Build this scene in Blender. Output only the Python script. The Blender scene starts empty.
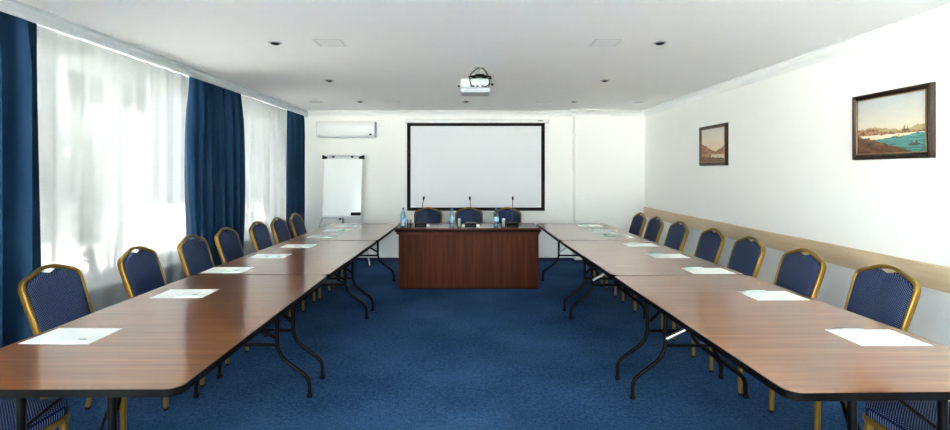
import bpy, bmesh, math, random
from mathutils import Vector, Matrix
random.seed(7)
C = bpy.context.scene.collection
SC = bpy.context.scene
PI = math.pi

# ------------------------------------------------------------------ helpers
def lin(r, g, b, a=1.0):
    f = lambda c: (c/255/12.92) if c/255 <= .04045 else ((c/255+.055)/1.055)**2.4
    return (f(r), f(g), f(b), a)

def fillet(pts, r, n=6):
    pts = [Vector(p) for p in pts]
    out = [pts[0]]
    for i in range(1, len(pts)-1):
        a, b, c = pts[i-1], pts[i], pts[i+1]
        d1, d2 = (a-b), (c-b)
        l = min(r, d1.length*.48, d2.length*.48)
        p, q = b+d1.normalized()*l, b+d2.normalized()*l
        for k in range(n+1):
            t = k/n
            out.append(p*(1-t)**2 + b*2*t*(1-t) + q*t*t)
    out.append(pts[-1])
    return out

def rrect(w, d, r, n=5, cx=0, cy=0):
    pts = []
    for (sx, sy, a0) in ((1, 1, 0), (-1, 1, 90), (-1, -1, 180), (1, -1, 270)):
        for k in range(n+1):
            a = math.radians(a0 + 90*k/n)
            pts.append((cx + sx*(w/2-r) + r*math.cos(a), cy + sy*(d/2-r) + r*math.sin(a)))
    return pts

def circ(r, n=12, ry=None):
    ry = ry or r
    return [(r*math.cos(2*PI*k/n), ry*math.sin(2*PI*k/n)) for k in range(n)]

class MB:
    def __init__(s): s.bm = bmesh.new()
    def loft(s, rings, cap0=True, cap1=True, closed=True):
        vs = [[s.bm.verts.new(p) for p in r] for r in rings]
        n = len(rings[0])
        for a, b in zip(vs, vs[1:]):
            for i in range(n if closed else n-1):
                j = (i+1) % n
                s.bm.faces.new((a[i], a[j], b[j], b[i]))
        if closed and cap0: s.bm.faces.new(list(reversed(vs[0])))
        if closed and cap1: s.bm.faces.new(vs[-1])
        return s
    def box(s, x0, x1, y0, y1, z0, z1, bev=0.0, M=None):
        if bev <= 0:
            P = [(x0, y0), (x1, y0), (x1, y1), (x0, y1)]
            rings = [[(x, y, z) for x, y in P] for z in (z0, z1)]
        else:
            b = min(bev, (x1-x0)*.45, (y1-y0)*.45, (z1-z0)*.45)
            w, d, cx, cy = x1-x0, y1-y0, (x0+x1)/2, (y0+y1)/2
            rings = []
            for k in range(4):
                a = k/3*PI/2
                i = b*(1-math.sin(a)); z = z0 + b*(1-math.cos(a))
                rings.append([(x, y, z) for x, y in rrect(w-2*i, d-2*i, max(b*1.0001-i*.6, .0002), 3, cx, cy)])
            up = []
            for k in range(3, -1, -1):
                a = k/3*PI/2
                i = b*(1-math.sin(a)); z = z1 - b*(1-math.cos(a))
                up.append([(x, y, z) for x, y in rrect(w-2*i, d-2*i, max(b*1.0001-i*.6, .0002), 3, cx, cy)])
            rings += up
        if M is not None: rings = [[M @ Vector(p) for p in r] for r in rings]
        return s.loft(rings)
    def sweep(s, path, prof, up=(0, 0, 1), closed=False, scales=None, mitre=False):
        path = [Vector(p) for p in path]; n = len(path); up = Vector(up)
        rings = []
        for i, p in enumerate(path):
            a = path[(i-1) % n] if (closed or i > 0) else None
            b = path[(i+1) % n] if (closed or i < n-1) else None
            if a is None: t = b-p
            elif b is None: t = p-a
            else: t = (p-a).normalized() + (b-p).normalized()
            t = t.normalized()
            N = up.cross(t)
            if N.length < 1e-4: N = Vector((1, 0, 0)).cross(t)
            if N.length < 1e-4: N = Vector((0, 1, 0)).cross(t)
            N.normalize(); B = t.cross(N).normalized()
            k = 1.0
            if mitre and a is not None and b is not None:
                c = t.dot((b-p).normalized()); k = 1/max(c, .3)
            sc = scales[i] if scales else 1.0
            rings.append([p + N*(u*sc*k) + B*(v*sc) for u, v in prof])
        if closed:
            rings.append(rings[0])
            vs = [[s.bm.verts.new(q) for q in r] for r in rings[:-1]]; vs.append(vs[0])
            m = len(prof)
            for A, B_ in zip(vs, vs[1:]):
                for i in range(m):
                    j = (i+1) % m
                    s.bm.faces.new((A[i], A[j], B_[j], B_[i]))
            return s
        return s.loft(rings)
    def tube(s, path, r, n=10, up=(0, 0, 1), scales=None): return s.sweep(path, circ(r, n), up, scales=scales)
    def lathe(s, prof, n=20, c=(0, 0, 0)):
        c = Vector(c)
        return s.loft([[c + Vector((r*math.cos(2*PI*k/n), r*math.sin(2*PI*k/n), z)) for k in range(n)] for r, z in prof])
    def ball(s, c, r, n=12, sz=1.0):
        return s.lathe([(max(r*math.sin(PI*k/8), 1e-4), -r*sz*math.cos(PI*k/8)) for k in range(9)], n, c)
    def prism(s, poly, z0, z1): return s.loft([[(x, y, z) for x, y in poly] for z in (z0, z1)])
    def build(s, name, mat, parent=None, smooth=35):
        bm = s.bm
        bmesh.ops.recalc_face_normals(bm, faces=bm.faces)
        me = bpy.data.meshes.new(name)
        if smooth:
            for f in bm.faces: f.smooth = True
            lim = math.radians(smooth)
            for e in bm.edges:
                if len(e.link_faces) == 2 and e.calc_face_angle(0) > lim: e.smooth = False
        bm.to_mesh(me); bm.free()
        if mat: me.materials.append(mat)
        o = bpy.data.objects.new(name, me); C.objects.link(o)
        if parent: o.parent = parent
        return o

def tag(o, label=None, cat=None, group=None, kind=None):
    if label: o['label'] = label
    if cat: o['category'] = cat
    if group: o['group'] = group
    if kind: o['kind'] = kind
    return o

def thing(name, label, cat, loc=(0, 0, 0), rz=0, group=None):
    o = bpy.data.objects.new(name, None); C.objects.link(o)
    o.empty_display_size = .1
    o.location = loc; o.rotation_euler = (0, 0, rz)
    return tag(o, label, cat, group)

def struct(o): return tag(o, kind='structure')

def copy_tree(o, parent=None):
    c = o.copy(); C.objects.link(c)
    if parent: c.parent = parent
    for ch in list(o.children): copy_tree(ch, c)
    return c

# ------------------------------------------------------------------ materials
def nodes(name):
    m = bpy.data.materials.new(name); m.use_nodes = True
    nt = m.node_tree; nt.nodes.clear()
    out = nt.nodes.new('ShaderNodeOutputMaterial')
    return m, nt, out

def N(nt, t, **kw):
    n = nt.nodes.new(t)
    for k, v in kw.items():
        if k in n.inputs.keys() if isinstance(k, str) else False: n.inputs[k].default_value = v
        else: setattr(n, k, v)
    return n

def math_(nt, op, a, b=None, c=None):
    n = nt.nodes.new('ShaderNodeMath'); n.operation = op
    for i, v in enumerate((a, b, c)):
        if v is None: continue
        if isinstance(v, (int, float)): n.inputs[i].default_value = v
        else: nt.links.new(v, n.inputs[i])
    return n.outputs[0]

def mixc(nt, f, a, b):
    n = nt.nodes.new('ShaderNodeMix'); n.data_type = 'RGBA'
    for i, v in ((0, f), (6, a), (7, b)):
        if isinstance(v, (int, float)): n.inputs[i].default_value = v
        elif isinstance(v, tuple): n.inputs[i].default_value = v
        else: nt.links.new(v, n.inputs[i])
    return n.outputs[2]

def ramp(nt, f, stops):
    n = nt.nodes.new('ShaderNodeValToRGB'); cr = n.color_ramp
    cr.elements[0].position, cr.elements[0].color = stops[0]
    cr.elements[1].position, cr.elements[1].color = stops[-1]
    for p, c in stops[1:-1]:
        e = cr.elements.new(p); e.color = c
    nt.links.new(f, n.inputs[0])
    return n.outputs[0]

def coords(nt, scale=(1, 1, 1), kind='Object'):
    tc = nt.nodes.new('ShaderNodeTexCoord'); mp = nt.nodes.new('ShaderNodeMapping')
    mp.inputs['Scale'].default_value = scale
    nt.links.new(tc.outputs[kind], mp.inputs['Vector'])
    return mp.outputs[0]

def noise(nt, vec, scale=5, detail=3, rough=.5):
    n = nt.nodes.new('ShaderNodeTexNoise')
    n.inputs['Scale'].default_value = scale; n.inputs['Detail'].default_value = detail
    n.inputs['Roughness'].default_value = rough
    nt.links.new(vec, n.inputs['Vector'])
    return n.outputs['Fac']

def bump(nt, h, strength=.2, dist=.002):
    b = nt.nodes.new('ShaderNodeBump')
    b.inputs['Strength'].default_value = strength; b.inputs['Distance'].default_value = dist
    nt.links.new(h, b.inputs['Height'])
    return b.outputs[0]

def pbr(name, col, rough=.5, metal=0, spec=.5, coat=0, sheen=0, vary=.06, vscale=8, bumpk=0, bscale=200, bdist=.001):
    m, nt, out = nodes(name)
    p = nt.nodes.new('ShaderNodeBsdfPrincipled')
    v = coords(nt)
    f = noise(nt, v, vscale, 4)
    c0 = tuple(x*(1-vary) for x in col[:3]) + (1,)
    c1 = tuple(min(x*(1+vary), 1) for x in col[:3]) + (1,)
    nt.links.new(mixc(nt, f, c0, c1), p.inputs['Base Color'])
    p.inputs['Roughness'].default_value = rough; p.inputs['Metallic'].default_value = metal
    p.inputs['Specular IOR Level'].default_value = spec
    p.inputs['Coat Weight'].default_value = coat; p.inputs['Coat Roughness'].default_value = .12
    p.inputs['Sheen Weight'].default_value = sheen
    if bumpk: nt.links.new(bump(nt, noise(nt, v, bscale, 2), bumpk, bdist), p.inputs['Normal'])
    nt.links.new(p.outputs[0], out.inputs[0])
    return m

def wood(name, dark, mid, light, stretch=(1.2, 26, 26), rough=.25, coat=0, spec=.5, cior=1.5, crough=.2):
    m, nt, out = nodes(name)
    p = nt.nodes.new('ShaderNodeBsdfPrincipled')
    v = coords(nt, stretch)
    f1 = noise(nt, v, 1.6, 8, .62)
    v2 = coords(nt, tuple(s*3.2 for s in stretch))
    f2 = noise(nt, v2, 2.5, 4, .6)
    f = math_(nt, 'ADD', math_(nt, 'MULTIPLY', f1, .7), math_(nt, 'MULTIPLY', f2, .3))
    nt.links.new(ramp(nt, f, [(.30, dark), (.5, mid), (.70, light)]), p.inputs['Base Color'])
    p.inputs['Roughness'].default_value = rough
    p.inputs['Specular IOR Level'].default_value = spec
    p.inputs['Coat Weight'].default_value = coat; p.inputs['Coat Roughness'].default_value = crough
    p.inputs['Coat IOR'].default_value = cior
    nt.links.new(bump(nt, f2, .05, .0005), p.inputs['Normal'])
    nt.links.new(p.outputs[0], out.inputs[0])
    return m

def dotted(name, base, dot, ax=('Y', 'Z'), pitch=.012):
    m, nt, out = nodes(name)
    p = nt.nodes.new('ShaderNodeBsdfPrincipled')
    tc = nt.nodes.new('ShaderNodeTexCoord'); sp = nt.nodes.new('ShaderNodeSeparateXYZ')
    nt.links.new(tc.outputs['Object'], sp.inputs[0])
    k = PI/pitch
    a, b = sp.outputs[ax[0]], sp.outputs[ax[1]]
    u = math_(nt, 'SINE', math_(nt, 'MULTIPLY', math_(nt, 'ADD', a, b), k))
    w = math_(nt, 'SINE', math_(nt, 'MULTIPLY', math_(nt, 'SUBTRACT', a, b), k))
    d = math_(nt, 'GREATER_THAN', math_(nt, 'MULTIPLY', math_(nt, 'ABSOLUTE', u), math_(nt, 'ABSOLUTE', w)), .76)
    nt.links.new(mixc(nt, d, base, dot), p.inputs['Base Color'])
    p.inputs['Roughness'].default_value = .85
    p.inputs['Specular IOR Level'].default_value = .15
    nt.links.new(p.outputs[0], out.inputs[0])
    return m

def glassy(name, tint, trans=.9, rough=.03):
    # thin clear sheet: see-through tint plus a mirror-like sheen at grazing angles
    m, nt, out = nodes(name)
    t = nt.nodes.new('ShaderNodeBsdfTransparent'); t.inputs[0].default_value = tint
    g = nt.nodes.new('ShaderNodeBsdfGlossy'); g.inputs['Roughness'].default_value = rough
    fr = nt.nodes.new('ShaderNodeFresnel'); fr.inputs[0].default_value = 1.45
    mx = nt.nodes.new('ShaderNodeMixShader')
    f = math_(nt, 'MAXIMUM', math_(nt, 'MULTIPLY', fr.outputs[0], .9), 1-trans)
    nt.links.new(f, mx.inputs[0]); nt.links.new(t.outputs[0], mx.inputs[1]); nt.links.new(g.outputs[0], mx.inputs[2])
    nt.links.new(mx.outputs[0], out.inputs[0])
    return m

def sheer_mat(name):
    m, nt, out = nodes(name)
    t = nt.nodes.new('ShaderNodeBsdfTransparent'); t.inputs[0].default_value = (1, 1, 1, 1)
    d = nt.nodes.new('ShaderNodeBsdfDiffuse'); d.inputs[0].default_value = (.90, .92, .93, 1)
    tl = nt.nodes.new('ShaderNodeBsdfTranslucent'); tl.inputs[0].default_value = (.40, .41, .42, 1)
    m1 = nt.nodes.new('ShaderNodeMixShader'); m1.inputs[0].default_value = .6
    nt.links.new(d.outputs[0], m1.inputs[1]); nt.links.new(tl.outputs[0], m1.inputs[2])
    m2 = nt.nodes.new('ShaderNodeMixShader')
    # denser and thinner bands of the gathered cloth, running top to bottom
    f = noise(nt, coords(nt, (0, 7, .12)), 1.0, 5, .65)
    f = math_(nt, 'SMOOTH_MIN', math_(nt, 'MAXIMUM', math_(nt, 'MULTIPLY', math_(nt, 'SUBTRACT', f, .30), 2.2), 0.0), 1.0, .1)
    nt.links.new(math_(nt, 'ADD', math_(nt, 'MULTIPLY', f, .025), SHEER_OPACITY), m2.inputs[0])
    tin = mixc(nt, f, (.034, .035, .036, 1), (.022, .023, .0235, 1))
    nt.links.new(tin, tl.inputs[0])
    nt.links.new(t.outputs[0], m2.inputs[1]); nt.links.new(m1.outputs[0], m2.inputs[2])
    nt.links.new(m2.outputs[0], out.inputs[0])
    return m

def carpet_mat():
    m, nt, out = nodes('blue_carpet')
    p = nt.nodes.new('ShaderNodeBsdfPrincipled')
    v = coords(nt)
    f1 = noise(nt, v, 160, 4, .8); f2 = noise(nt, v, 1.3, 3, .5); f3 = noise(nt, v, 38, 3, .7)
    f = math_(nt, 'ADD', math_(nt, 'MULTIPLY', f1, .68), math_(nt, 'ADD', math_(nt, 'MULTIPLY', f2, .14), math_(nt, 'MULTIPLY', f3, .18)))
    nt.links.new(ramp(nt, f, [(.42, lin(16, 36, 62)), (.5, lin(38, 68, 107)), (.58, lin(66, 106, 150))]), p.inputs['Base Color'])
    p.inputs['Roughness'].default_value = .95; p.inputs['Specular IOR Level'].default_value = .04
    nt.links.new(bump(nt, f1, .6, .004), p.inputs['Normal'])
    nt.links.new(p.outputs[0], out.inputs[0])
    return m

SHEER_OPACITY = .90
M = {}
M['wall'] = pbr('white_wall_paint', lin(248, 248, 244), .85, vary=.01, bumpk=.05, bscale=120)
M['ceiling'] = pbr('white_ceiling_paint', lin(250, 250, 249), .9, vary=.01)
M['white'] = pbr('white_gloss_paint', lin(240, 241, 240), .4, vary=.01)
M['pelmet'] = pbr('pale_grey_pelmet_paint', lin(204, 210, 212), .5, vary=.01)
M['carpet'] = carpet_mat()
M['skirting'] = pbr('navy_skirting', lin(18, 36, 70), .7)
M['oak'] = wood('pale_oak', lin(200, 172, 138), lin(216, 190, 156), lin(226, 204, 174), (14, .8, 14), .4)
M['table'] = wood('brown_walnut_laminate', lin(92, 53, 23), lin(116, 70, 32), lin(138, 88, 43), (1.0, 34, 34), .3, .82, .08, 1.75, .11)
M['desk'] = wood('mahogany_veneer', lin(48, 20, 9), lin(70, 31, 15), lin(88, 42, 22), (16, 16, .8), .6, 0, .12)
M['desk_top'] = wood('mahogany_top', lin(58, 26, 16), lin(80, 38, 24), lin(98, 50, 32), (.9, 16, 16), .22)
M['desk_edge'] = pbr('dark_brown_edge', lin(26, 11, 8), .6, spec=.08)
M['black'] = pbr('black_powder_coat', lin(5, 5, 7), .42, spec=.12)
M['rubber'] = pbr('black_rubber', lin(8, 8, 9), .8, spec=.2)
M['edge'] = pbr('black_plastic_edge', lin(6, 6, 7), .45, spec=.1)
M['steel'] = pbr('galvanised_steel', lin(200, 204, 206), .3, 1)
M['gold'] = pbr('gold_painted_steel', lin(134, 101, 31), .35, .6, vary=.05)
M['fabric_back'] = dotted('navy_dotted_fabric', lin(9, 20, 52), lin(100, 119, 156), ('Y', 'Z'))
M['fabric_seat'] = dotted('navy_dotted_seat_fabric', lin(9, 20, 52), lin(100, 119, 156), ('X', 'Y'))
M['curtain'] = pbr('blue_velvet', lin(18, 53, 84), .8, sheen=.05, spec=.2, vary=.12, vscale=3, bumpk=.1, bscale=300)
M['sheer'] = sheer_mat('white_voile')
M['glass'] = glassy('window_glass', (.97, .99, .98, 1), .95)
M['tumbler'] = glassy('tumbler_glass', (.90, .93, .94, 1), .88)
M['pet'] = glassy('blue_tinted_plastic', (.62, .82, .93, 1), .86, .08)
M['cap'] = pbr('blue_plastic_cap', lin(60, 110, 170), .4)
M['bottle_label'] = pbr('blue_white_label', lin(130, 190, 220), .5, vary=.3, vscale=60)
M['paper'] = pbr('white_paper', lin(242, 244, 240), .55, vary=.005)
M['pen'] = pbr('pale_green_plastic', lin(186, 211, 200), .35)
M['dark'] = pbr('dark_plastic', lin(34, 38, 40), .4)
M['screen'] = pbr('matte_screen_white', lin(228, 230, 234), .9, vary=.004)
M['screen_black'] = pbr('black_screen_border', lin(8, 8, 9), .9)
M['plastic'] = pbr('white_abs_plastic', lin(242, 243, 243), .3, vary=.005)
M['grey_plastic'] = pbr('light_grey_plastic', lin(206, 210, 214), .4, vary=.01)
M['projector'] = pbr('off_white_projector_plastic', lin(180, 187, 190), .4, vary=.01)
M['projector_grey'] = pbr('grey_projector_plastic', lin(160, 169, 178), .4, vary=.01)
M['board'] = pbr('whiteboard_enamel', lin(236, 241, 241), .25, vary=.004)
M['alu'] = pbr('pale_aluminium', lin(196, 199, 201), .35, .6)
M['lamp_dark'] = pbr('dark_lamp_reflector', lin(40, 40, 40), .25, .7)
M['frame'] = pbr('dark_bronze_frame', lin(46, 30, 20), .35, .2, vary=.25, vscale=60, bumpk=.4, bscale=70, bdist=.004)
M['gilt'] = pbr('worn_gilt', lin(150, 126, 92), .35, .5, vary=.4, vscale=90)
M['winframe'] = pbr('white_upvc', lin(232, 235, 236), .35, vary=.005)
M['facade'] = pbr('pale_render', lin(150, 154, 156), .9, vary=.04, vscale=2)
M['facade_glass'] = pbr('dark_window_glass', lin(30, 38, 44), .1)
M['ground'] = pbr('paved_ground', lin(205, 204, 198), .9, vary=.1)
M['bounce_ground'] = pbr('bounce_ground_grey', lin(176, 175, 170), .9, vary=.1)
M['leaf'] = pbr('green_leaf', lin(14, 26, 17), .6, vary=.35, vscale=9)
M['bark'] = pbr('grey_bark', lin(96, 88, 80), .9, vary=.3, vscale=30)
M['cable'] = pbr('grey_cable', lin(60, 56, 50), .5)

# ------------------------------------------------------------------ room
H, XR, XL, YB, YF = 2.48, 2.97, -3.06, 8.31, -4.6
PEL = -2.62                                       # face of the curtain pelmet
struct(MB().box(XL-.25, XR+.2, YF-.2, YB+.2, -.12, 0).build('floor', M['carpet'], smooth=0))
struct(MB().box(XL-.25, XR+.2, YF-.2, YB+.2, H, H+.12).build('ceiling', M['ceiling'], smooth=0))
struct(MB().box(XR, XR+.2, YF-.2, YB+.2, 0, H).build('wall_right', M['wall'], smooth=0))
b = MB(); b.box(XL-.25, XR, YB, YB+.2, 0, H)
struct(b.build('wall_back', M['wall'], smooth=0))
PX0, PX1, PY = 1.766, 2.33, 8.09                  # the pier standing out of the back wall
struct(MB().box(PX0, PX1, PY, YB, 0, H).build('wall_pier', M['wall'], smooth=0))

WZ0, WZ1 = .56, 2.36
WIN = [(-4.3, -2.6), (-2.4, -.4), (2.35, 5.95), (6.3, 8.22)]  # first two openings lie unseen behind the camera, added for fill daylight
b = MB(); y = YF-.2
for (a, c) in WIN:
    b.box(XL-.25, XL, y, a, 0, H)
    b.box(XL-.25, XL, a, c, 0, WZ0); b.box(XL-.25, XL, a, c, WZ1, H)
    y = c
b.box(XL-.25, XL, y, YB, 0, H)
struct(b.build('wall_left', M['wall'], smooth=0))
RW = (-2.9, .9)                                  # unseen glazing behind the camera, added and sized for fill light
b = MB()
b.box(XL, RW[0], YF-.2, YF, 0, H); b.box(RW[1], XR, YF-.2, YF, 0, H)
b.box(RW[0], RW[1], YF-.2, YF, 0, .12); b.box(RW[0], RW[1], YF-.2, YF, 2.4, H)
struct(b.build('wall_rear', M['wall'], smooth=0))

def window(n, y0, y1, cuts):
    f = MB(); x0, x1 = XL-.16, XL-.09; w = .06
    f.box(x0, x1, y0, y0+w, WZ0, WZ1, .006); f.box(x0, x1, y1-w, y1, WZ0, WZ1, .006)
    f.box(x0, x1, y0, y1, WZ0, WZ0+w, .006); f.box(x0, x1, y0, y1, WZ1-w, WZ1, .006)
    for c in cuts: f.box(x0-.01, x1+.01, c-.05, c+.05, WZ0, WZ1, .008)
    f.box(x0, x1, y0, cuts[0], 1.86, 1.92, .006)
    o = struct(f.build(f'window_{n}', M['winframe']))
    MB().box(XL-.13, XL-.124, y0+.03, y1-.03, WZ0+.03, WZ1-.03).build('window_pane', M['glass'], o, 0)
    MB().box(XL-.09, XL+.10, y0-.04, y1+.04, WZ0-.03, WZ0, .008).build('window_sill', M['winframe'], o)
window(1, *WIN[0], [-3.4])
window(2, *WIN[1], [-1.2])
window(3, *WIN[2], [3.3, 4.55])
window(4, *WIN[3], [7.4])
f = MB()
for x in (RW[0], -1.6, -.3, RW[1]-.06): f.box(x, x+.06, YF-.15, YF-.08, .12, 2.4, .006)
f.box(RW[0], RW[1], YF-.15, YF-.08, .12, .18, .006); f.box(RW[0], RW[1], YF-.15, YF-.08, 2.34, 2.4, .006)
o = struct(f.build('window_5', M['winframe']))  # unseen rear frame, belongs to the added fill opening
MB().box(RW[0]+.03, RW[1]-.03, YF-.12, YF-.114, .15, 2.37).build('window_pane', M['glass'], o, 0)

# plaster cornice round the back wall, the pier and the right wall
prof = [(0, 0), (0, -.085), (.012, -.085), (.016, -.07), (.03, -.05), (.052, -.03), (.072, -.018), (.086, -.013), (.086, 0)]
path = [(PEL, YB, H), (PX0, YB, H), (PX0, PY, H), (PX1, PY, H), (PX1, YB, H), (XR, YB, H), (XR, YF, H)]
def sweep_in(path, prof):
    b = MB(); P = [Vector(p) for p in path]; rings = []
    for i, p in enumerate(P):
        d0 = (p-P[i-1]).normalized() if i else (P[1]-p).normalized()
        d1 = (P[i+1]-p).normalized() if i < len(P)-1 else d0
        n0, n1 = Vector((d0.y, -d0.x, 0)), Vector((d1.y, -d1.x, 0))
        m = n0+n1; m = m*(2/m.dot(m)) if m.length > .1 else n0
        rings.append([p + m*u + Vector((0, 0, v)) for u, v in prof])
    return b.loft(rings)
struct(sweep_in(path, prof).build('trim_1', M['white'], smooth=50))
# skirting along the back wall and pier
bp = [(XL, YB, 0), (PX0, YB, 0), (PX0, PY, 0), (PX1, PY, 0), (PX1, YB, 0), (XR, YB, 0)]
struct(sweep_in(bp, [(0, 0), (.014, 0), (.014, .042), (.008, .05), (0, .05)]).build('baseboard_back', M['skirting'], smooth=0))
struct(sweep_in([(XR, YB-.02, 0), (XR, YF, 0)], [(0, 0), (.014, 0), (.014, .042), (.008, .05), (0, .05)]).build('baseboard_right', M['skirting'], smooth=0))
# oak chair rail on the right wall
struct(MB().box(XR-.018, XR, YF, YB, .735, .893, .004).build('trim_2', M['oak']))
# curtain pelmet along the windows
b = MB()
pp = [(0, 0), (0, -.012), (-.012, -.018), (-.018, -.03), (-.014, -.042), (0, -.05), (.004, -.078), (.012, -.088), (.03, -.088), (.03, 0)]
b.loft([[(PEL - u, yy, H + v) for u, v in pp] for yy in (YF, YB)])
struct(b.build('trim_3', M['pelmet'], smooth=50))

# ------------------------------------------------------------------ curtains
def drape(name, mat, x, y0, y1, z0, z1, folds, amp, label, cat, group=None, shape=None, thick=.004, seed=0, nz=26):
    rnd = random.Random(seed); n = int(folds*14)
    ph = [rnd.uniform(-.6, .6) for _ in range(6)]
    b = MB(); rings = []
    for j in range(nz+1):
        t = j/nz; z = z1 + (z0-z1)*t
        e0, e1 = shape(t) if shape else (0, 0)
        row = []
        for i in range(n+1):
            u = i/n
            yy = y0+e0 + (y1+e1-y0-e0)*u
            a = amp*(.45+.55*min(1, t*5+.25))*(1+.35*math.sin(u*9+ph[0]))
            w = math.sin(2*PI*folds*u + ph[1] + .8*math.sin(u*7+ph[2]) + .25*math.sin(t*3+u*11+ph[3]))
            row.append((x + a*w + .35*a*math.sin(2*PI*folds*2.3*u+ph[4]+t), yy + .3*amp*math.cos(2*PI*folds*u+ph[5]), z))
        rings.append(row)
    if thick:
        full = [r + [(p[0]-thick, p[1], p[2]) for p in reversed(r)] for r in rings]
        b.loft(full)
    else:
        b.loft(rings, closed=False)
    o = b.build(name, mat, smooth=60)
    return tag(o, label, cat, group)

cz1 = 2.474
drape('curtain', M['curtain'], -2.755, 2.1, 3.2, .015, cz1, 6, .05,
      'blue floor length curtain at the left edge, nearest the front', 'curtain', seed=3)
drape('curtain', M['curtain'], -2.755, 4.98, 6.06, .015, cz1, 7.5, .05,
      'blue floor length curtain hanging between the two sheer curtains', 'curtain', seed=5,
      shape=lambda t: (-.06*math.sin(PI*min(1, t*1.5)), .08*math.sin(PI*min(1, t*1.1))))
drape('curtain', M['curtain'], -2.70, 7.58, 8.285, .015, cz1, 4.5, .036,
      'narrow blue curtain in the far corner beside the air conditioner', 'curtain', seed=9)
drape('sheer_curtain', M['sheer'], -2.915, 2.3, 5.6, .02, cz1, 12, .013,
      'wide white sheer curtain over the nearer window', 'curtain', seed=11, thick=0)
drape('sheer_curtain', M['sheer'], -2.915, 5.7, 8.27, .02, cz1, 8, .012,
      'white sheer curtain over the far window beside the corner curtain', 'curtain', seed=13, thick=0)

# ------------------------------------------------------------------ banquet chairs
def crown():
    half = [(.200, -.05), (.208, .10), (.215, .25), (.220, .36), (.220, .405), (.212, .432), (.190, .452), (.13, .475), (.07, .496), (.03, .505), (0, .506)]
    return half + [(-a, s) for a, s in reversed(half[:-1])]
TILT = math.radians(18)
def bk(y, s, n):                                  # a point of the leaning back: across, along, out of the plane
    return Vector((-.225 - s*math.sin(TILT) + n*math.cos(TILT), y*.915, .445 + s*math.cos(TILT) + n*math.sin(TILT)))
def catmull(P, k=3):
    out = []
    for i in range(len(P)-1):
        p0, p1, p2, p3 = P[max(i-1, 0)], P[i], P[i+1], P[min(i+2, len(P)-1)]
        for j in range(k):
            t = j/k
            out.append(tuple(.5*(2*b_ + (c_-a_)*t + (2*a_-5*b_+4*c_-d_)*t*t + (3*b_-a_-3*c_+d_)*t**3) for a_, b_, c_, d_ in zip(p0, p1, p2, p3)))
    out.append(P[-1]); return out

def make_chair():
    t = thing('banquet_chair', None, 'chair')
    cr = catmull(crown(), 3)
    nrm = Vector((math.cos(TILT), 0, math.sin(TILT)))
    prof = [(u, v) for u, v in rrect(.021, .036, .009, 3)]
    b = MB(); b.sweep([bk(y, s, 0) for y, s in cr], prof, up=nrm)
    b.build('back_frame', M['gold'], t, 50)
    # padded panel with a flat top under the crown, leaving the hand hole
    inner = []
    for y, s in cr:
        if s < -.0: continue
        k = (abs(y)-.011)/max(abs(y), 1e-6) if abs(y) > .011 else 0
        yy = y*k; ss = s-.011 if s > .40 else s
        if abs(yy) < .052 and ss > .4: ss = min(ss, .468 + .012*min(1, abs(abs(yy))/.052))
        inner.append((yy, ss))
    cx, cs = 0, .24
    rings = []
    for sc, h in ((.9, -.017), (.985, -.013), (1, -.004), (1, .006), (.985, .014), (.93, .021), (.8, .026), (.4, .029)):
        rings.append([bk((y-cx)*sc+cx, (s-cs)*(1-(1-sc)*.8)+cs, h) for y, s in inner])
    MB().loft(rings).build('backrest', M['fabric_back'], t, 60)
    # seat cushion, frame under it
    P = rrect(.43, .43, .06, 5)
    P = [(x, y*(1.0 if x > 0 else .95)) for x, y in P]
    rings = [[(x*s, y*s, z) for x, y in P] for s, z in ((.97, .408), (1, .414), (1, .44), (.985, .455), (.93, .466), (.75, .474), (.35, .478))]
    MB().loft(rings).build('seat', M['fabric_seat'], t, 60)
    P2 = rrect(.424, .424, .06, 5)
    MB().sweep([(x, y*(1 if x > 0 else .95), .396) for x, y in P2], rrect(.022, .024, .006, 2), closed=True).build('seat_frame', M['gold'], t, 50)
    for sy in (1, -1):
        pr = rrect(.027, .027, .008, 3)
        l = MB().sweep([(.186, sy*.186, .404), (.190, sy*.189, .2), (.194, sy*.192, .012)], pr, up=(0, 1, 0), scales=[1.1, 1, .82]).build('leg', M['gold'], t, 50)
        MB().lathe([(.012, 0), (.0135, .002), (.0135, .016), (.012, .018)], 12, (.194, sy*.192, 0)).build('foot_cap', M['rubber'], l)
        q = bk(sy*.2, -.05, 0)
        l = MB().sweep([q + Vector((-.004, 0, .02)), q + Vector((-.008, 0, -.1)), (-.262, sy*.198, .2), (-.300, sy*.202, .012)], pr, up=(0, 1, 0), scales=[1.1, 1.05, 1, .82]).build('leg', M['gold'], t, 50)
        MB().lathe([(.012, 0), (.0135, .002), (.0135, .016), (.012, .018)], 12, (-.300, sy*.202, 0)).build('foot_cap', M['rubber'], l)
    for sy in (1, -1):
        MB().tube([(-.208, sy*.192, .392), (-.232, sy*.196, .392)], .009, 8).build('frame_bracket', M['gold'], t)
    return t

ORD = ['first', 'second', 'third', 'fourth', 'fifth', 'sixth', 'seventh', 'eighth']
chair0 = make_chair(); used = False
def put_chair(x, y, rz, label, group):
    global used
    o = copy_tree(chair0) if used else chair0
    used = True
    o.location = (x, y, 0); o.rotation_euler = (0, 0, rz)
    tag(o, label, 'chair', group)

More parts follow.
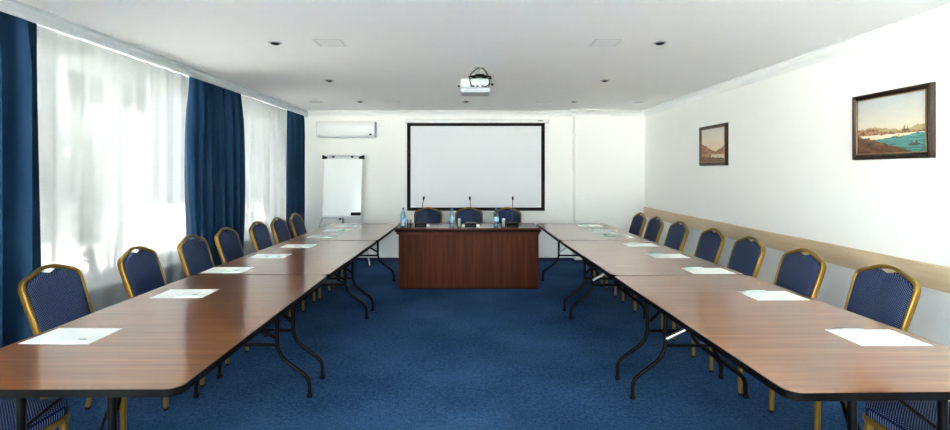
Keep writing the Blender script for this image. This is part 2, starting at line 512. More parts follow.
RCH = [(6.615, 0), (6.08, 0), (5.46, .01), (4.77, 0), (4.17, -.01), (3.50, .01), (2.885, .03), (2.02, 0)]
LCH = [(6.52, 0), (5.96, 0), (5.46, 0), (4.86, .01), (4.29, 0), (3.62, .03), (2.91, 0), (2.03, 0)]
for i, (y, dr) in enumerate(RCH):
    put_chair(2.005 + {7: -.04, 6: .07, 0: -.065, 1: -.05, 2: -.035, 3: -.01}.get(i, 0), y, PI + dr, f'navy and gold banquet chair along the picture wall, {ORD[i]} counting from the far corner', 'chairs along the picture wall')
for i, (y, dr) in enumerate(LCH):
    put_chair(-1.99 + {7: .02, 6: -.065, 5: -.02, 3: .02, 2: .08, 1: .11, 0: .13}.get(i, 0), y, dr, f'navy and gold banquet chair along the curtains, {ORD[i]} counting from the flip chart', 'chairs along the window side')
for x, w in ((-.574, 'behind the desk, left one, nearest the flip chart'), (.044, 'behind the middle of the desk, centre of three'), (.626, 'behind the desk, right one, nearest the picture wall')):
    put_chair(x, 7.22, -PI/2, f'navy and gold banquet chair {w}', 'chairs behind the head desk')

# ------------------------------------------------------------------ folding tables
TZ = .76
def make_table(side):
    # local frame: x to the right, y away from the camera, origin at the near edge's middle; side = +1 when the aisle is at -x
    W, L = (.945, 1.765)
    t = thing('folding_table', None, 'table')
    P = rrect(W-.006, L-.006, .045, 6, 0, L/2)
    MB().loft([[(x, y, z) for x, y in P] for z in (TZ-.024, TZ)]).build('tabletop', M['table'], t, 40)
    P2 = rrect(W-.005, L-.005, .045, 6, 0, L/2)
    MB().sweep([(x, y, TZ-.0135) for x, y in P2], [(-.0035, -.0135), (.003, -.013), (.0055, -.008), (.0055, .008), (.003, .0128), (-.0035, .0131)], closed=True).build('edge_band', M['edge'], t, 60)
    off = -.035*side
    for (y, dy) in ((.085, 1), (L-.20, -1)):
        for sx in (-1, 1):
            xu, xf = off + sx*.158, off + sx*.372
            pts = fillet([(xu, y, TZ-.026), (xu, y, .285), (xf, y, .125), (xf, y, .02)], .085, 7)
            l = MB().tube(pts, .0145, 12, up=(0, 1, 0)).build('leg', M['black'], t, 60)
            MB().lathe([(.0155, 0), (.0185, .003), (.0185, .022), (.016, .026)], 12, (xf, y, 0)).build('foot_cap', M['rubber'], l)
        MB().tube([(off-.158, y, .345), (off+.158, y, .345)], .0115, 10).build('crossbar', M['black'], t, 60)
        MB().box(off-.19, off+.19, y-.022, y+.022, TZ-.034, TZ-.025, .002).build('hinge_plate', M['black'], t)
        br = MB()
        for sx in (-1, 1): br.tube([(off+sx*.158, y, .58), (off+sx*.04, y+dy*.26, TZ-.03)], .007, 8)
        br = br.build('brace', M['black'], t, 60)
        MB().box(off-.055, off+.055, y+dy*.24, y+dy*.29, TZ-.036, TZ-.025, .002).build('slide_plate', M['black'], br)
        MB().tube([(off-.052*side, y+dy*.05, .463), (off-.02*side, y+dy*.26, TZ-.032)], .006, 8).build('lock_rod', M['black'], br, 60)
        MB().tube([(off-.155*side, y+dy*.012, .395), (off-.05*side, y+dy*.05, .465)], .0115, 10).build('lock_link', M['steel'] if side > 0 and dy < 0 else M['black'], br, 60)
    return t
tabR, tabL = make_table(1), make_table(-1)
YES = {1: [1.633, 3.478, 5.21, 6.965], -1: [1.652, 3.49, 5.22, 6.965]}
CR = [1.522, 1.487, 1.452, 1.447]
CL = [-1.425, -1.432, -1.398, -1.382]
nm = ['nearest the camera', 'in the middle of its row', 'nearest the head desk']
for side, proto, cx, w in ((1, tabR, CR, 'picture wall'), (-1, tabL, CL, 'window')):
    YE = YES[side]
    for i in range(3):
        o = proto if i == 0 else copy_tree(proto)
        x0, x1, y0, y1 = cx[i], cx[i+1], YE[i]+(.006 if i else 0), YE[i+1]
        o.location = (x0, y0, 0); o.rotation_euler = (0, 0, -math.atan2(x1-x0, y1-y0))
        o.scale = (1, (y1-y0-.008)/1.765, 1)
        tag(o, f'long brown folding table on the {w} side, {nm[i]}', 'table', f'tables of the {w} row')

# ------------------------------------------------------------------ papers and pens
K_ = .986
RP = [(6.70, 1.668), (6.165, 1.69), (5.615, 1.70), (4.97, 1.735), (4.32, 1.745), (3.67, 1.775), (2.94, 1.80), (2.20, 1.806)]
LP = [(6.70, -1.59), (6.19, -1.60), (5.615, -1.61), (4.90, -1.64), (4.32, -1.69), (3.705, -1.764), (2.99, -1.675), (2.22, -1.745)]
def paper(x, y, rz, lab, g):
    b = MB()
    b.loft([[(px, py, z) for px, py in ((-.148, -.105), (.148, -.105), (.148, .105), (-.148, .105))] for z in (0, .0012)])
    o = tag(b.build('paper_sheet', M['paper'], smooth=0), lab, 'paper', g)
    o.location = (x, y, TZ+.0004); o.rotation_euler = (0, 0, rz)
def pen(x, y, rz, lab, g):
    o = thing('ballpoint_pen', lab, 'pen', (x, y, TZ+.0018), rz, g)
    r = .0055
    MB().tube([(-.062, 0, r), (.04, 0, r)], r, 10).tube([(-.066, 0, r), (-.062, 0, r)], .004, 8).build('barrel', M['pen'], o, 60)
    MB().sweep([(.04, 0, r), (.058, 0, r), (.068, 0, r)], circ(r, 10), scales=[1, .8, .3]).build('tip', M['alu'], o, 60)
    MB().box(-.060, -.030, -.002, .002, r*2-.0008, r*2+.003, .0006).box(-.064, -.058, -.002, .002, r, r*2+.003).build('clip', M['dark'], o)['label'] = 'dark clip'
rnd = random.Random(4)
for i in range(8):
    y, x = RP[i][0]*K_, RP[i][1]*K_; a = rnd.uniform(-.03, .03)
    paper(x, y, a, f'white sheet of paper on the picture wall tables, {ORD[i]} counting from the far end', 'papers on the right tables')
    pen(x-.052+rnd.uniform(-.01, .01), y+.082, PI*0+a+rnd.uniform(-.05, .05), f'pale green pen on the picture wall side paper, {ORD[i]} from the far end', 'pens on the right papers')
    y, x = LP[i][0]*K_, LP[i][1]*K_; a = rnd.uniform(-.03, .03)
    paper(x, y, a, f'white sheet of paper on the window side tables, {ORD[i]} counting from the flip chart end', 'papers on the left tables')
    pen(x+.052+rnd.uniform(-.01, .01), y-.082, PI+a+rnd.uniform(-.05, .05), f'pale green pen on the window side paper, {ORD[i]} from the flip chart end', 'pens on the left papers')

# ------------------------------------------------------------------ head desk
dx0, dx1, DT = -.85, .916, .77
t = thing('head_desk', 'dark mahogany desk with solid front panel, standing before the projection screen', 'desk', ((dx0+dx1)/2, 6.3, 0))
hw = (dx1-dx0)/2
MB().box(-hw-.04, hw+.025, -.035, .60, DT-.018, DT, .005).build('desktop', M['desk_top'], t)
MB().box(-hw-.042, hw+.027, -.038, .60, DT-.05, DT-.0182, .006).build('desktop_edge', M['desk_edge'], t)
MB().box(-hw-.025, hw+.012, -.02, .56, DT-.082, DT-.0502, .004).build('cornice_board', M['desk'], t)
n = 1
b = MB()
for k in range(n):
    a = -hw + 2*hw*k/n; c = -hw + 2*hw*(k+1)/n
    b.box(a+.0008, c-.0008, 0, .02, .012, DT-.0825, .0012)
b.build('front_panel', M['desk'], t)
for sx in (-1, 1): MB().box(min(sx*hw, sx*(hw-.022)), max(sx*hw, sx*(hw-.022)), .021, .54, .0, DT-.0825, .002).build('side_panel', M['desk'], t)
MB().box(-hw+.02, hw-.02, .004, .03, 0, .0118).build('plinth', M['desk_edge'], t)

def mic(x, y, lean, lab, whites):
    t = thing('desk_microphone', lab, 'microphone', (x, y, DT), 0, 'microphones on the head desk')
    P = rrect(.155, .11, .02, 4)
    MB().loft([[(px*s, py*s + (0 if z < .03 else .008), z + (0 if z < .02 else py*.12)) for px, py in P] for s, z in ((.97, 0), (1, .004), (1, .03), (.95, .045), (.88, .048))]).build('base', M['black'], t, 50)
    for wx in whites: MB().box(wx-.018, wx+.018, -.066, -.053, .006, .034, .004).build('call_button', M['plastic'], t)['label'] = 'white button block'
    pts = [(0, .03, .045), (lean*.15, .03, .14), (lean*.5, .025, .25), (lean, .015, .345)]
    pts = [Vector(p) for p in catmull([tuple(p) for p in pts], 6)]
    MB().tube(pts, .0042, 8, up=(0, 1, 0)).build('gooseneck', M['dark'], t, 60)
    d = (pts[-1]-pts[-2]).normalized(); p = pts[-1]
    MB().sweep([p-d*.004, p, p+d*.01, p+d*.028, p+d*.04, p+d*.045], circ(.0125, 12), up=(0, 1, 0), scales=[.5, .8, 1, 1, .75, .3]).build('microphone_head', M['rubber'], t, 60)
mic(-.585, 6.46, .035, 'black gooseneck microphone at the left end of the desk', [.098])
mic(.062, 6.46, -.01, 'black gooseneck microphone in the middle of the desk', [-.098, .09])
mic(.602, 6.46, .003, 'black gooseneck microphone at the right end of the desk', [])

def bottle(x, y, lab):
    t = thing('water_bottle', lab, 'bottle', (x, y, DT), 0, 'water bottles on the head desk')
    MB().lathe([(.026, 0), (.031, .004), (.032, .03), (.030, .045), (.032, .06), (.032, .135), (.030, .155), (.024, .18), (.014, .205), (.0125, .215), (.0125, .225)], 20).build('bottle_body', M['pet'], t, 60)
    MB().lathe([(.0145, .222), (.0150, .224), (.0150, .240), (.0135, .243)], 16).build('cap', M['cap'], t)
    MB().lathe([(.0326, .075), (.0328, .076), (.0328, .122), (.0326, .123)], 20).build('bottle_label', M['bottle_label'], t)
bottle(-.808, 6.42, 'clear blue water bottle at the left end of the desk')
bottle(-.180, 6.40, 'clear blue water bottle left of the middle microphone')
bottle(.385, 6.38, 'clear blue water bottle left of the right hand microphone')
def glass(x, y, lab, napkin=False):
    prof_o = [(.024, 0), (.027, .002), (.033, .095)]; prof_i = [(.031, .095), (.026, .008), (.001, .006)]
    o = tag(MB().lathe(prof_o+prof_i, 20).build('drinking_glass', M['tumbler'], None, 60), lab, 'glass', 'drinking glasses on the head desk')
    o.location = (x, y, DT+.0003)
    if napkin:
        b = MB()
        b.loft([[(px*s*(1+.2*math.sin(3*k+z*60)), py*s, z) for k, (px, py) in enumerate(circ(.020, 12))] for s, z in ((.7, .010), (.85, .05), (1.05, .10), (.6, .112))])
        q = tag(b.build('paper_napkin', M['paper'], None, 50), napkin, 'napkin', 'napkins in the glasses'); q.location = (x, y, DT)
glass(-.725, 6.37, 'empty tumbler beside the bottle at the left end of the desk')
glass(-.085, 6.37, 'tumbler with napkin left of the middle microphone', 'white folded napkin in the tumbler by the middle microphone')
glass(.478, 6.37, 'tumbler with napkin beside the right hand microphone', 'white folded napkin in the tumbler by the right hand microphone')

# ------------------------------------------------------------------ projection screen
D = YB
t = thing('projection_screen', 'large white pull-down projection screen with black border on the back wall', 'screen', (.165, D, .83))
sx0, sx1 = -1.14, 1.138
MB().box(sx0, sx1, -.045, -.040, 0, 1.452).build('screen_border', M['screen_black'], t, 0)
MB().box(sx0+.06, sx1-.06, -.0475, -.0452, .055, 1.40).build('screen_surface', M['screen'], t, 0)
MB().tube([(sx0-.005, -.043, -.012), (sx1+.005, -.043, -.012)], .013, 10).build('weight_bar', M['plastic'], t, 60)
c = MB().box(-1.175, 1.195, -.085, -.002, 1.452, 1.515, .014).build('roller_case', M['plastic'], t)
MB().box(1.196, 1.206, -.08, -.006, 1.454, 1.513, .004).build('end_cap', M['grey_plastic'], c)
MB().box(1.02, 1.10, -.0862, -.0855, 1.478, 1.490).build('maker_badge', M['dark'], c, 0)['label'] = 'small dark badge'

# ------------------------------------------------------------------ air conditioner
t = thing('air_conditioner', 'white split air conditioner high on the back wall above the flip chart', 'air conditioner', (-1.955, YB, 2.03))
prof = [(-.0, 0), (-.13, .0), (-.185, .03), (-.20, .07), (-.205, .16), (-.195, .235), (-.165, .268), (-.0, .268)]
MB().loft([[(x, y_, z) for y_, z in prof] for x in (-.465, .465)]).build('housing', M['plastic'], t, 40)
MB().box(-.455, .455, -.2085, -.202, .075, .20, .003).build('front_panel', M['plastic'], t)
fl = MB().box(-.40, .38, -.004, .004, -.032, .032, .003, Matrix.Translation((0, -.158, .012)) @ Matrix.Rotation(math.radians(-58), 4, 'X')).build('air_flap', M['grey_plastic'], t)
o = MB().box(.385, .425, -.2095, -.201, .038, .062, .003).build('display', M['dark'], t); o['label'] = 'small dark display'
MB().box(-.425, -.41, -.2095, -.201, .03, .06, .002).build('badge', M['grey_plastic'], t)
for sx in (-1, 1): MB().box(min(sx*.4655, sx*.476), max(sx*.4655, sx*.476), -.19, -.002, .012, .26, .006).build('end_cap', M['grey_plastic'], t)

# ------------------------------------------------------------------ flip chart
fx, fy = -1.955, 7.86
t = thing('flip_chart', 'white flip chart board on thin tripod legs in the far left corner', 'flip chart', (fx, fy, 0))
lean = Matrix.Translation((0, 0, .76)) @ Matrix.Rotation(math.radians(-7), 4, 'X')
MB().box(-.30, .305, -.012, .012, .03, .955, .006, lean).build('board', M['board'], t)
cl = MB().box(-.25, .25, -.034, .014, .93, .975, .008, lean).build('clamp_bar', M['alu'], t)
for sx in (-1, 1):
    MB().lathe([(.016, 0), (.02, .004), (.02, .022), (.016, .026)], 14).build('clamp_knob', M['dark'], cl).matrix_local = lean @ Matrix.Translation((sx*.15, -.034, .953)) @ Matrix.Rotation(PI/2, 4, 'X')
    b = MB(); xs = sorted((sx*.252, sx*.332))
    P = [(xs[0], .925), (xs[1], .925), (xs[1], .985), (xs[0], .96)] if sx > 0 else [(xs[0], .925), (xs[1], .925), (xs[1], .96), (xs[0], .985)]
    b.loft([[lean @ Vector((x, yy, z)) for x, z in P] for yy in (-.03, .016)])
    b.build('corner_hook', M['black'], cl, 0)
MB().box(-.30, .305, -.075, .014, -.012, .026, .006, lean).build('pen_tray', M['grey_plastic'], t)
for sx in (-1, 1):
    l = MB().tube([lean @ Vector((sx*.27, .03, .3)), (sx*.325, .0, .70), (sx*.46, -.09, .015)], .0125, 10, up=(0, 1, 0)).build('leg', M['alu'], t, 60)
    MB().ball((sx*.462, -.092, .013), .013, 10).build('foot_cap', M['rubber'], l)
l = MB().tube([lean @ Vector((0, .04, .25)), (0.0, .09, .68), (0, .30, .015)], .0125, 10, up=(1, 0, 0)).build('leg', M['dark'], t, 60)
MB().ball((0, .301, .013), .013, 10).build('foot_cap', M['rubber'], l)
MB().ball(lean @ Vector((-.03, .03, -.02)), .024, 12).build('tripod_knob', M['black'], t)
o = tag(MB().box(.155, .305, -.072, -.02, .0265, .076, .008, Matrix.Translation((fx, fy, 0)) @ lean).build('whiteboard_eraser', M['black']), 'black eraser on the right of the flip chart tray', 'eraser')

# ------------------------------------------------------------------ ceiling projector
t = thing('ceiling_projector', 'white projector hanging from the ceiling on a black bracket', 'projector', (.10, 4.8, H))
bt, bb = -.125, -.258
MB().box(-.155, .135, -.11, .13, bb+.045, bt, .02).build('body', M['projector'], t)
MB().box(-.150, .130, -.112, .128, bb, bb+.0448, .012).build('lower_shell', M['projector_grey'], t)
g = MB()
for k in range(7):
    r = .004 + k*.005
    g.tube([(-.105 + r*math.cos(a*PI/10), -.1115, -.168 + r*math.sin(a*PI/10)) for a in range(21)], .0012, 6, up=(0, 1, 0))
g.build('speaker_grille', M['grey_plastic'], t, 60)
p = MB()
for x, w in ((-.06, .05), (-.005, .03), (.045, .028), (.085, .02)): p.box(x, x+w*.8, -.113, -.108, bb+.052, bb+.066, .001)
p.build('port_panel', M['dark'], t)['label'] = 'row of dark sockets'
for x, z in ((-.167, -.19), (.147, -.175)): MB().ball((x, -.06, z), .013, 10).build('adjuster_foot', M['black'], t)
MB().lathe([(.04, 0), (.042, .002), (.042, .02), (.036, .024)], 18).build('lens', M['black'], t).matrix_local = Matrix.Translation((-.06, .129, -.18)) @ Matrix.Rotation(-PI/2, 4, 'X')
mt = MB().lathe([(.05, 0), (.055, -.003), (.055, -.010), (.045, -.014)], 20, (.03, .0, 0)).tube([(.03, 0, -.012), (.03, 0, -.09)], .009, 12, up=(0, 1, 0)).build('ceiling_mount', M['alu'], t)
b = MB().box(-.012, .072, -.055, .045, -.096, -.072, .006)
for sx in (-1, 1):
    for sy in (-1, 1): b.tube([(.03+sx*.03, sy*.03, -.088), (.03+sx*.10, sy*.07, -.103), (.03+sx*.10, sy*.07, -.127)], .011, 8)
b.build('mount_bracket', M['black'], t)
b = MB()
for pts in ([(.04, -.03, -.006), (.0, -.07, -.03), (-.055, -.12, -.09), (-.062, -.135, -.16), (-.045, -.135, -.20), (-.03, -.112, -.205)],
            [(.045, -.03, -.006), (.075, -.07, -.04), (.11, -.12, -.11), (.118, -.135, -.17), (.10, -.13, -.20), (.07, -.112, -.205)]):
    b.tube(catmull(pts, 5),   .0062, 8, up=(.3, .8, .2))
b.build('cable', M['cable'], t, 60)
b = MB().tube(catmull([(.10, -.06, -.12), (.118, -.12, -.14), (.122, -.135, -.18), (.108, -.115, -.20)], 5), .006, 8, up=(.3, .8, .2))
b.build('cable', M['black'], t, 60)

# ------------------------------------------------------------------ ceiling fittings
dl = [(-1.48, 3.88, 'left row, nearest the camera'), (-1.50, 5.48, 'left row, second from the camera'), (-1.51, 7.13, 'left row, farthest'),
      (0.0, 5.40, 'beside the projector bracket'), (0.0, 7.13, 'beyond the projector, near the screen'),
      (1.505, 3.88, 'right row, nearest the camera'), (1.52, 5.48, 'right row, second from the camera'), (1.54, 7.13, 'right row, farthest')]
proto = None
for x, y, w in dl:
    if proto is None:
        t = thing('ceiling_downlight', None, 'downlight')
        MB().lathe([(.036, -.001), (.036, -.006), (.042, -.008), (.050, -.005), (.052, -.0005), (.045, -.0002)], 24).build('trim_ring', M['alu'], t)
        o = MB().lathe([(.034, -.0005), (.034, -.008), (.031, -.012), (.02, -.016), (.012, -.012), (.0005, -.012)], 20).build('lamp', M['lamp_dark'], t)
        o.rotation_euler = (0, 0, 0)
        proto = t; o = t
    else: o = copy_tree(proto)
    o.location = (x, y, H); tag(o, f'dark recessed ceiling downlight, {w}', 'downlight', 'downlights in the ceiling')
vs = [(-1.055, 3.88, 'left of the projector, nearest the camera'), (1.083, 3.88, 'right of the projector, nearest the camera'),
      (-1.055, 7.15, 'left side, near the screen'), (1.11, 7.15, 'right side, near the screen')]
proto = None
for x, y, w in vs:
    if proto is None:
        t = thing('ceiling_vent', None, 'vent')
        MB().sweep([(px, py, -.004) for px, py in rrect(.222, .222, .006, 2)], [(-.010, .001), (.010, .002), (.012, .004), (-.012, .004)], closed=True).build('vent_frame', M['white'], t, 30)
        b = MB().box(-.092, .092, -.092, .092, -.0032, -.0015, .0006)
        b.build('vent_panel', M['white'], t)
        MB().box(-.10, .10, -.10, .10, -.0014, -.0002).build('vent_slot', M['alu'], t, 0)
        proto = t; o = t
    else: o = copy_tree(proto)
    o.location = (x, y, H); tag(o, f'square white flush ceiling vent, {w}', 'vent', 'square ceiling vents')
for x, y, w in ((-2.15, 7.15, 'by the far curtain'), (2.45, 7.15, 'by the right wall')):
    t = thing('ceiling_speaker', f'flush white round ceiling disc {w}', 'speaker', (x, y, H), 0, 'round ceiling discs')
    MB().lathe([(.10, -.0002), (.105, -.002), (.105, -.006), (.095, -.009)], 28).build('rim', M['white'], t)
    MB().lathe([(.092, -.0092), (.085, -.011), (.03, -.012), (.001, -.0122)], 28).build('grille', M['grey_plastic'], t)

# ------------------------------------------------------------------ framed pictures
def painting(name, kind):
    m, nt, out = nodes(name)
    p = nt.nodes.new('ShaderNodeBsdfPrincipled')
    tc = nt.nodes.new('ShaderNodeTexCoord'); sp = nt.nodes.new('ShaderNodeSeparateXYZ')
    nt.links.new(tc.outputs['Object'], sp.inputs[0])
    # u grows to the viewer's right, v up, both about 0..1
    u = math_(nt, 'ADD', math_(nt, 'DIVIDE', sp.outputs['Y'], -.58), .5)
    v = math_(nt, 'ADD', math_(nt, 'DIVIDE', sp.outputs['Z'], .40), .5)
    cmb = nt.nodes.new('ShaderNodeCombineXYZ'); nt.links.new(u, cmb.inputs[0]); nt.links.new(v, cmb.inputs[1])
    uv = cmb.outputs[0]
    def nz(sx, sy, sc, det=4):
        mp = nt.nodes.new('ShaderNodeMapping'); mp.inputs['Scale'].default_value = (sx, sy, 1)
        nt.links.new(uv, mp.inputs[0]); return noise(nt, mp.outputs[0], sc, det, .6)
    def rich(sx, sy, sc, dark, light):
        return ramp(nt, nz(sx, sy, sc, 6), [(.34, dark), (.66, light)])
    def below(f): return math_(nt, 'GREATER_THAN', f, v)
    def poly(c, *terms):
        s = c
        for k, x in terms: s = math_(nt, 'ADD', s, math_(nt, 'MULTIPLY', x, k))
        return s
    cl = nz(2, 4, 2.2)
    if kind == 0:
        sky = ramp(nt, v, [(.35, lin(214, 200, 168)), (.6, lin(196, 194, 182)), (1, lin(158, 172, 178))])
        sky = mixc(nt, math_(nt, 'MULTIPLY', cl, .45), sky, lin(226, 218, 200))
        n1 = nz(6, 1, 2.0, 5)
        c = sky
        hump = math_(nt, 'MULTIPLY', math_(nt, 'SINE', math_(nt, 'MULTIPLY', u, 7.5)), .035)
        c = mixc(nt, below(poly(.36, (.16, n1), (1.0, hump))), c, lin(168, 148, 104))                 # far hills
        n2 = nz(13, 2, 2.5, 5)
        left = math_(nt, 'MULTIPLY', math_(nt, 'LESS_THAN', u, .34), .07)
        c = mixc(nt, below(poly(.305, (.14, n2), (1.0, left))), c, rich(8, 10, 2, lin(62, 36, 24), lin(188, 138, 90)))   # town on the shore
        c = mixc(nt, below(.335), c, rich(3, 26, 2, lin(206, 198, 170), lin(232, 220, 190)))  # pale water
        n3 = nz(4, 1, 1.5, 3)
        c = mixc(nt, below(poly(.16, (.13, n3), (.10, u))), c, rich(4, 22, 2, lin(26, 90, 92), lin(84, 146, 136)))     # teal bay
        n4 = nz(5, 2, 2.4, 5)
        c = mixc(nt, below(poly(.27, (.16, n4), (-.42, u))), c, rich(4, 6, 1.5, lin(24, 14, 9), lin(128, 84, 50)))        # brown foreshore
        def blot(cx, cy, rx, ry, col):
            dx = math_(nt, 'DIVIDE', math_(nt, 'SUBTRACT', u, cx), rx); dy = math_(nt, 'DIVIDE', math_(nt, 'SUBTRACT', v, cy), ry)
            d = math_(nt, 'ADD', math_(nt, 'MULTIPLY', dx, dx), math_(nt, 'MULTIPLY', dy, dy))
            d = math_(nt, 'ADD', d, math_(nt, 'MULTIPLY', nz(20, 20, 2), .8))
            return mixc(nt, math_(nt, 'LESS_THAN', d, 1.3), c, col)
        for a in ((.72, .375, .055, .030, lin(120, 80, 52)), (.70, .42, .008, .055, lin(110, 80, 60)), (.745, .41, .007, .05, lin(110, 80, 60)),
                  (.38, .335, .022, .014, lin(96, 70, 54)), (.38, .375, .008, .045, lin(120, 92, 70)), (.55, .34, .018, .012, lin(96, 70, 54)), (.90, .345, .02, .013, lin(100, 70, 50)),
                  (.62, .268, .034, .013, lin(110, 70, 40)), (.625, .305, .012, .032, lin(222, 170, 110)), (.83, .135, .08, .022, lin(70, 48, 38)), (.80, .165, .012, .03, lin(96, 66, 50)), (.86, .165, .012, .03, lin(60, 44, 38))):
            c = blot(*a)
    else:
        c = ramp(nt, v, [(.35, lin(240, 214, 178)), (.7, lin(232, 220, 204)), (1, lin(214, 208, 200))])
        n1 = nz(3, 1, 1.6, 5)
        valley = math_(nt, 'ABSOLUTE', math_(nt, 'SUBTRACT', u, .62))
        c = mixc(nt, below(poly(.20, (.22, n1), (.42, valley))), c, rich(4, 4, 1.5, lin(58, 32, 22), lin(190, 112, 58)))
        c = mixc(nt, below(poly(.20, (.12, nz(6, 2, 2)))), c, rich(4, 12, 1.5, lin(120, 70, 40), lin(200, 150, 100)))
        lake = math_(nt, 'MULTIPLY', below(poly(.20, (.05, n1))), math_(nt, 'GREATER_THAN', u, .42))
        c = mixc(nt, lake, c, rich(3, 24, 2, lin(206, 186, 160), lin(230, 214, 190)))
        c = mixc(nt, below(poly(.10, (.14, nz(5, 2, 2)), (-.06, u))), c, rich(4, 6, 1.5, lin(34, 18, 12), lin(128, 72, 40)))
    nt.links.new(c, p.inputs['Base Color'])
    p.inputs['Roughness'].default_value = .45
    nt.links.new(bump(nt, nz(30, 30, 3), .15, .001), p.inputs['Normal'])
    nt.links.new(p.outputs[0], out.inputs[0])
    return m
def picture(yc, zc, w, h, mat, lab, cat='painting'):
    t = thing('framed_painting', lab, cat, (XR, yc, zc), 0, 'paintings on the right wall')
    # frame profile: u outwards from the opening's middle line, v out of the wall (towards -x)
    prof = [(-.012, 0), (-.012, .018), (-.008, .021), (-.002, .020), (.010, .031), (.018, .036), (.027, .031), (.030, .0)]
    b = MB(); rings = []
    for sy, sz in ((1, 1), (-1, 1), (-1, -1), (1, -1)):
        rings.append([(-v, sy*(w/2-.03+u), sz*(h/2-.03+u)) for u, v in prof])
    rings.append(rings[0])
    vs = [[b.bm.verts.new(q) for q in r] for r in rings[:-1]]; vs.append(vs[0])
    for A, B_ in zip(vs, vs[1:]):
        for i in range(len(prof)):
            j = (i+1) % len(prof); b.bm.faces.new((A[i], A[j], B_[j], B_[i]))
    b.build('frame', M['frame'], t, 30)
    b = MB()
    for s in (1, -1):
        b.box(-.028, -.0225, -w/2+0.036, w/2-0.036, *sorted((s*(h/2-0.046), s*(h/2-0.038))), .002)
        b.box(-.028, -.0225, *sorted((s*(w/2-0.046), s*(w/2-0.038))), -h/2+0.038, h/2-0.038, .002)
    b.build('gilt_slip', M['gilt'], t)
    MB().box(-.017, -.004, -w/2+0.036, w/2-0.036, -h/2+0.036, h/2-0.036).build('canvas', mat, t, 0)
picture(3.485, 1.807, .65, .482, painting('harbour_painting', 0), 'dark framed painting of a teal harbour with boats, nearest the camera')
picture(5.98, 1.792, .645, .487, painting('autumn_valley_painting', 1), 'framed painting of an autumn valley under pale sky, farther along the wall')

# ------------------------------------------------------------------ outside the windows
struct(MB().box(-40, XL-.3, -40, 30, -.6, -.5).build('ground', M['ground'], smooth=0))
struct(MB().box(XL-.29, 40, -40, YF-.3, -.6, -.5).build('bounce_ground', M['bounce_ground'], smooth=0))  # unseen ground behind the room, added to bounce sunlight up to the ceiling
t = thing('neighbouring_house', 'pale house with dark windows seen faintly through the sheer curtain', 'building', (-11, 14, -.5))
MB().box(-3, 0, -.5, 3.6, 0, 5.1).build('facade', M['facade'], t, 0)
MB().box(-3.1, .15, -.65, 3.75, 5.1, 5.25, .02).build('roof_edge', M['winframe'], t)
for z in (3.9,):
    for y in (.45, 2.5):
        w = MB().box(-.01, .05, y-.8, y+.8, z, z+.95).build('house_window', M['winframe'], t, 0)
        MB().box(.051, .06, y-.72, y-.03, z+.07, z+.88).box(.051, .06, y+.03, y+.72, z+.07, z+.88).build('pane', M['facade_glass'], w, 0)
def leafy(name, label, cat, loc, hgt, rad, n, seed, trunk_h):
    rnd = random.Random(seed); t = thing(name, label, cat, loc)
    b = MB()
    tips = []
    for k in range(9):
        a = rnd.uniform(0, 2*PI); r = rad*rnd.uniform(.2, .8); z = trunk_h + (hgt-trunk_h)*rnd.uniform(.1, .9)
        p = [Vector((0, 0, trunk_h*.6*rnd.random())), Vector((r*.4*math.cos(a), r*.4*math.sin(a), z*.65)), Vector((r*math.cos(a), r*math.sin(a), z))]
        b.tube(p, .012, 6, up=(1, .2, 0), scales=[1.6, 1, .4]); tips += p[1:]
    b.tube([(0, 0, 0), (.02, .01, trunk_h*.5), (0, 0, hgt*.7)], .035, 8, up=(1, .2, 0), scales=[1.3, 1, .4])
    b.build('stem', M['bark'], t, 60)
    f = bmesh.new()
    for k in range(n):
        c = tips[rnd.randrange(len(tips))] + Vector((rnd.gauss(0, rad*.25), rnd.gauss(0, rad*.25), rnd.gauss(0, hgt*.09)))
        R = Matrix.Rotation(rnd.uniform(0, 6.3), 3, 'Z') @ Matrix.Rotation(rnd.uniform(-1, 1), 3, 'X')
        s = rnd.uniform(.03, .06)*(1+rad*.5)
        q = [(-.0, -1, 0), (.45, -.2, .1), (.35, .5, .05), (0, 1, -.1), (-.35, .5, .05), (-.45, -.2, .1)]
        f.faces.new([f.verts.new(c + R @ (Vector(v)*s)) for v in q])
    m = MB(); m.bm.free(); m.bm = f
    m.build('foliage', M['leaf'], t, 0)
leafy('garden_shrub', 'green shrub outside, seen faintly through the nearer sheer curtain', 'shrub', (-5.2, 6.95, -.5), 2.35, .36, 800, 3, 1.25)
leafy('garden_tree', 'slim tree outside, beyond the nearer sheer curtain', 'tree', (-8.0, 9.7, -.5), 4.2, .9, 900, 8, 1.9)

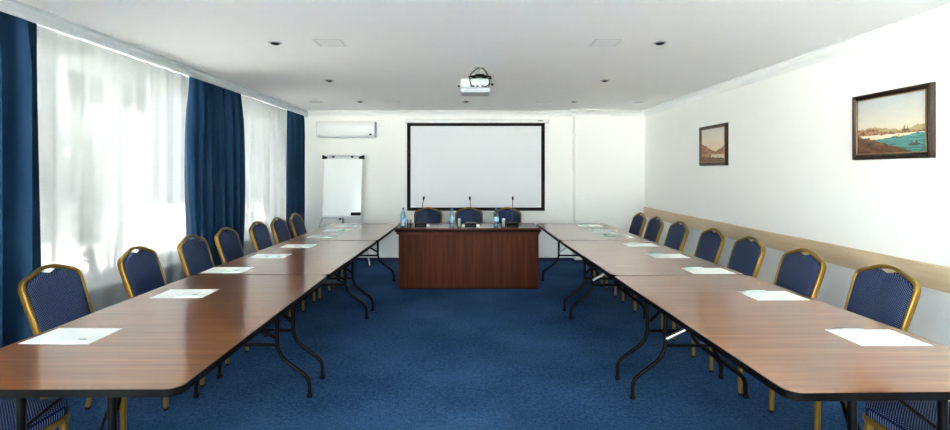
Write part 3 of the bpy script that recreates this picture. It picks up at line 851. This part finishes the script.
# ------------------------------------------------------------------ daylight
w = bpy.data.worlds.new('overcast_sky'); SC.world = w; w.use_nodes = True
nt = w.node_tree; nt.nodes.clear()
bg = nt.nodes.new('ShaderNodeBackground'); wo = nt.nodes.new('ShaderNodeOutputWorld')
bg.inputs[0].default_value = (.93, .98, 1.0, 1); bg.inputs[1].default_value = 5.0
nt.links.new(bg.outputs[0], wo.inputs[0])
bounce_sun = bpy.data.lights.new('bounce_sun', 'SUN'); bounce_sun.energy = 85; bounce_sun.angle = math.radians(1.5); bounce_sun.color = (1, .97, .92)  # added sun, brightens the outdoor ground so it bounces light indoors
so = bpy.data.objects.new('bounce_sun', bounce_sun); C.objects.link(so); so.location = (6, 4, 9)
so.rotation_euler = Vector((-1, -.1, -1.25)).to_track_quat('-Z', 'Y').to_euler()
def portal(name, loc, rot, sx, sy):
    l = bpy.data.lights.new(name, 'AREA'); l.shape = 'RECTANGLE'; l.size, l.size_y = sx, sy
    l.cycles.is_portal = True
    o = bpy.data.objects.new(name, l); C.objects.link(o); o.location = loc; o.rotation_euler = rot
for (a, c) in WIN: portal('window_portal', (XL-.2, (a+c)/2, (WZ0+WZ1)/2), (0, -PI/2, 0), WZ1-WZ0, c-a)
portal('window_portal', ((RW[0]+RW[1])/2, YF-.18, 1.26), (PI/2, 0, 0), RW[1]-RW[0], 2.28)

# ------------------------------------------------------------------ camera and view
cam = bpy.data.cameras.new('camera'); co = bpy.data.objects.new('camera', cam); C.objects.link(co)
co.location = (0, 0, 1.48); co.rotation_euler = (PI/2, 0, 0)
cam.sensor_fit = 'HORIZONTAL'; cam.sensor_width = 36; cam.lens = 500/950*36
cam.shift_x = 9/950; cam.shift_y = -43.5/950
cam.clip_start = .05; cam.clip_end = 200
SC.camera = co
vs_ = SC.view_settings
vs_.view_transform = 'Standard'; vs_.look = 'None'; vs_.gamma = 1; vs_.use_curve_mapping = False
vs_.exposure = 2.46
cy = SC.cycles
cy.use_denoising = True
cy.max_bounces = 12; cy.diffuse_bounces = 7; cy.glossy_bounces = 4; cy.transparent_max_bounces = 16
cy.sample_clamp_indirect = 8
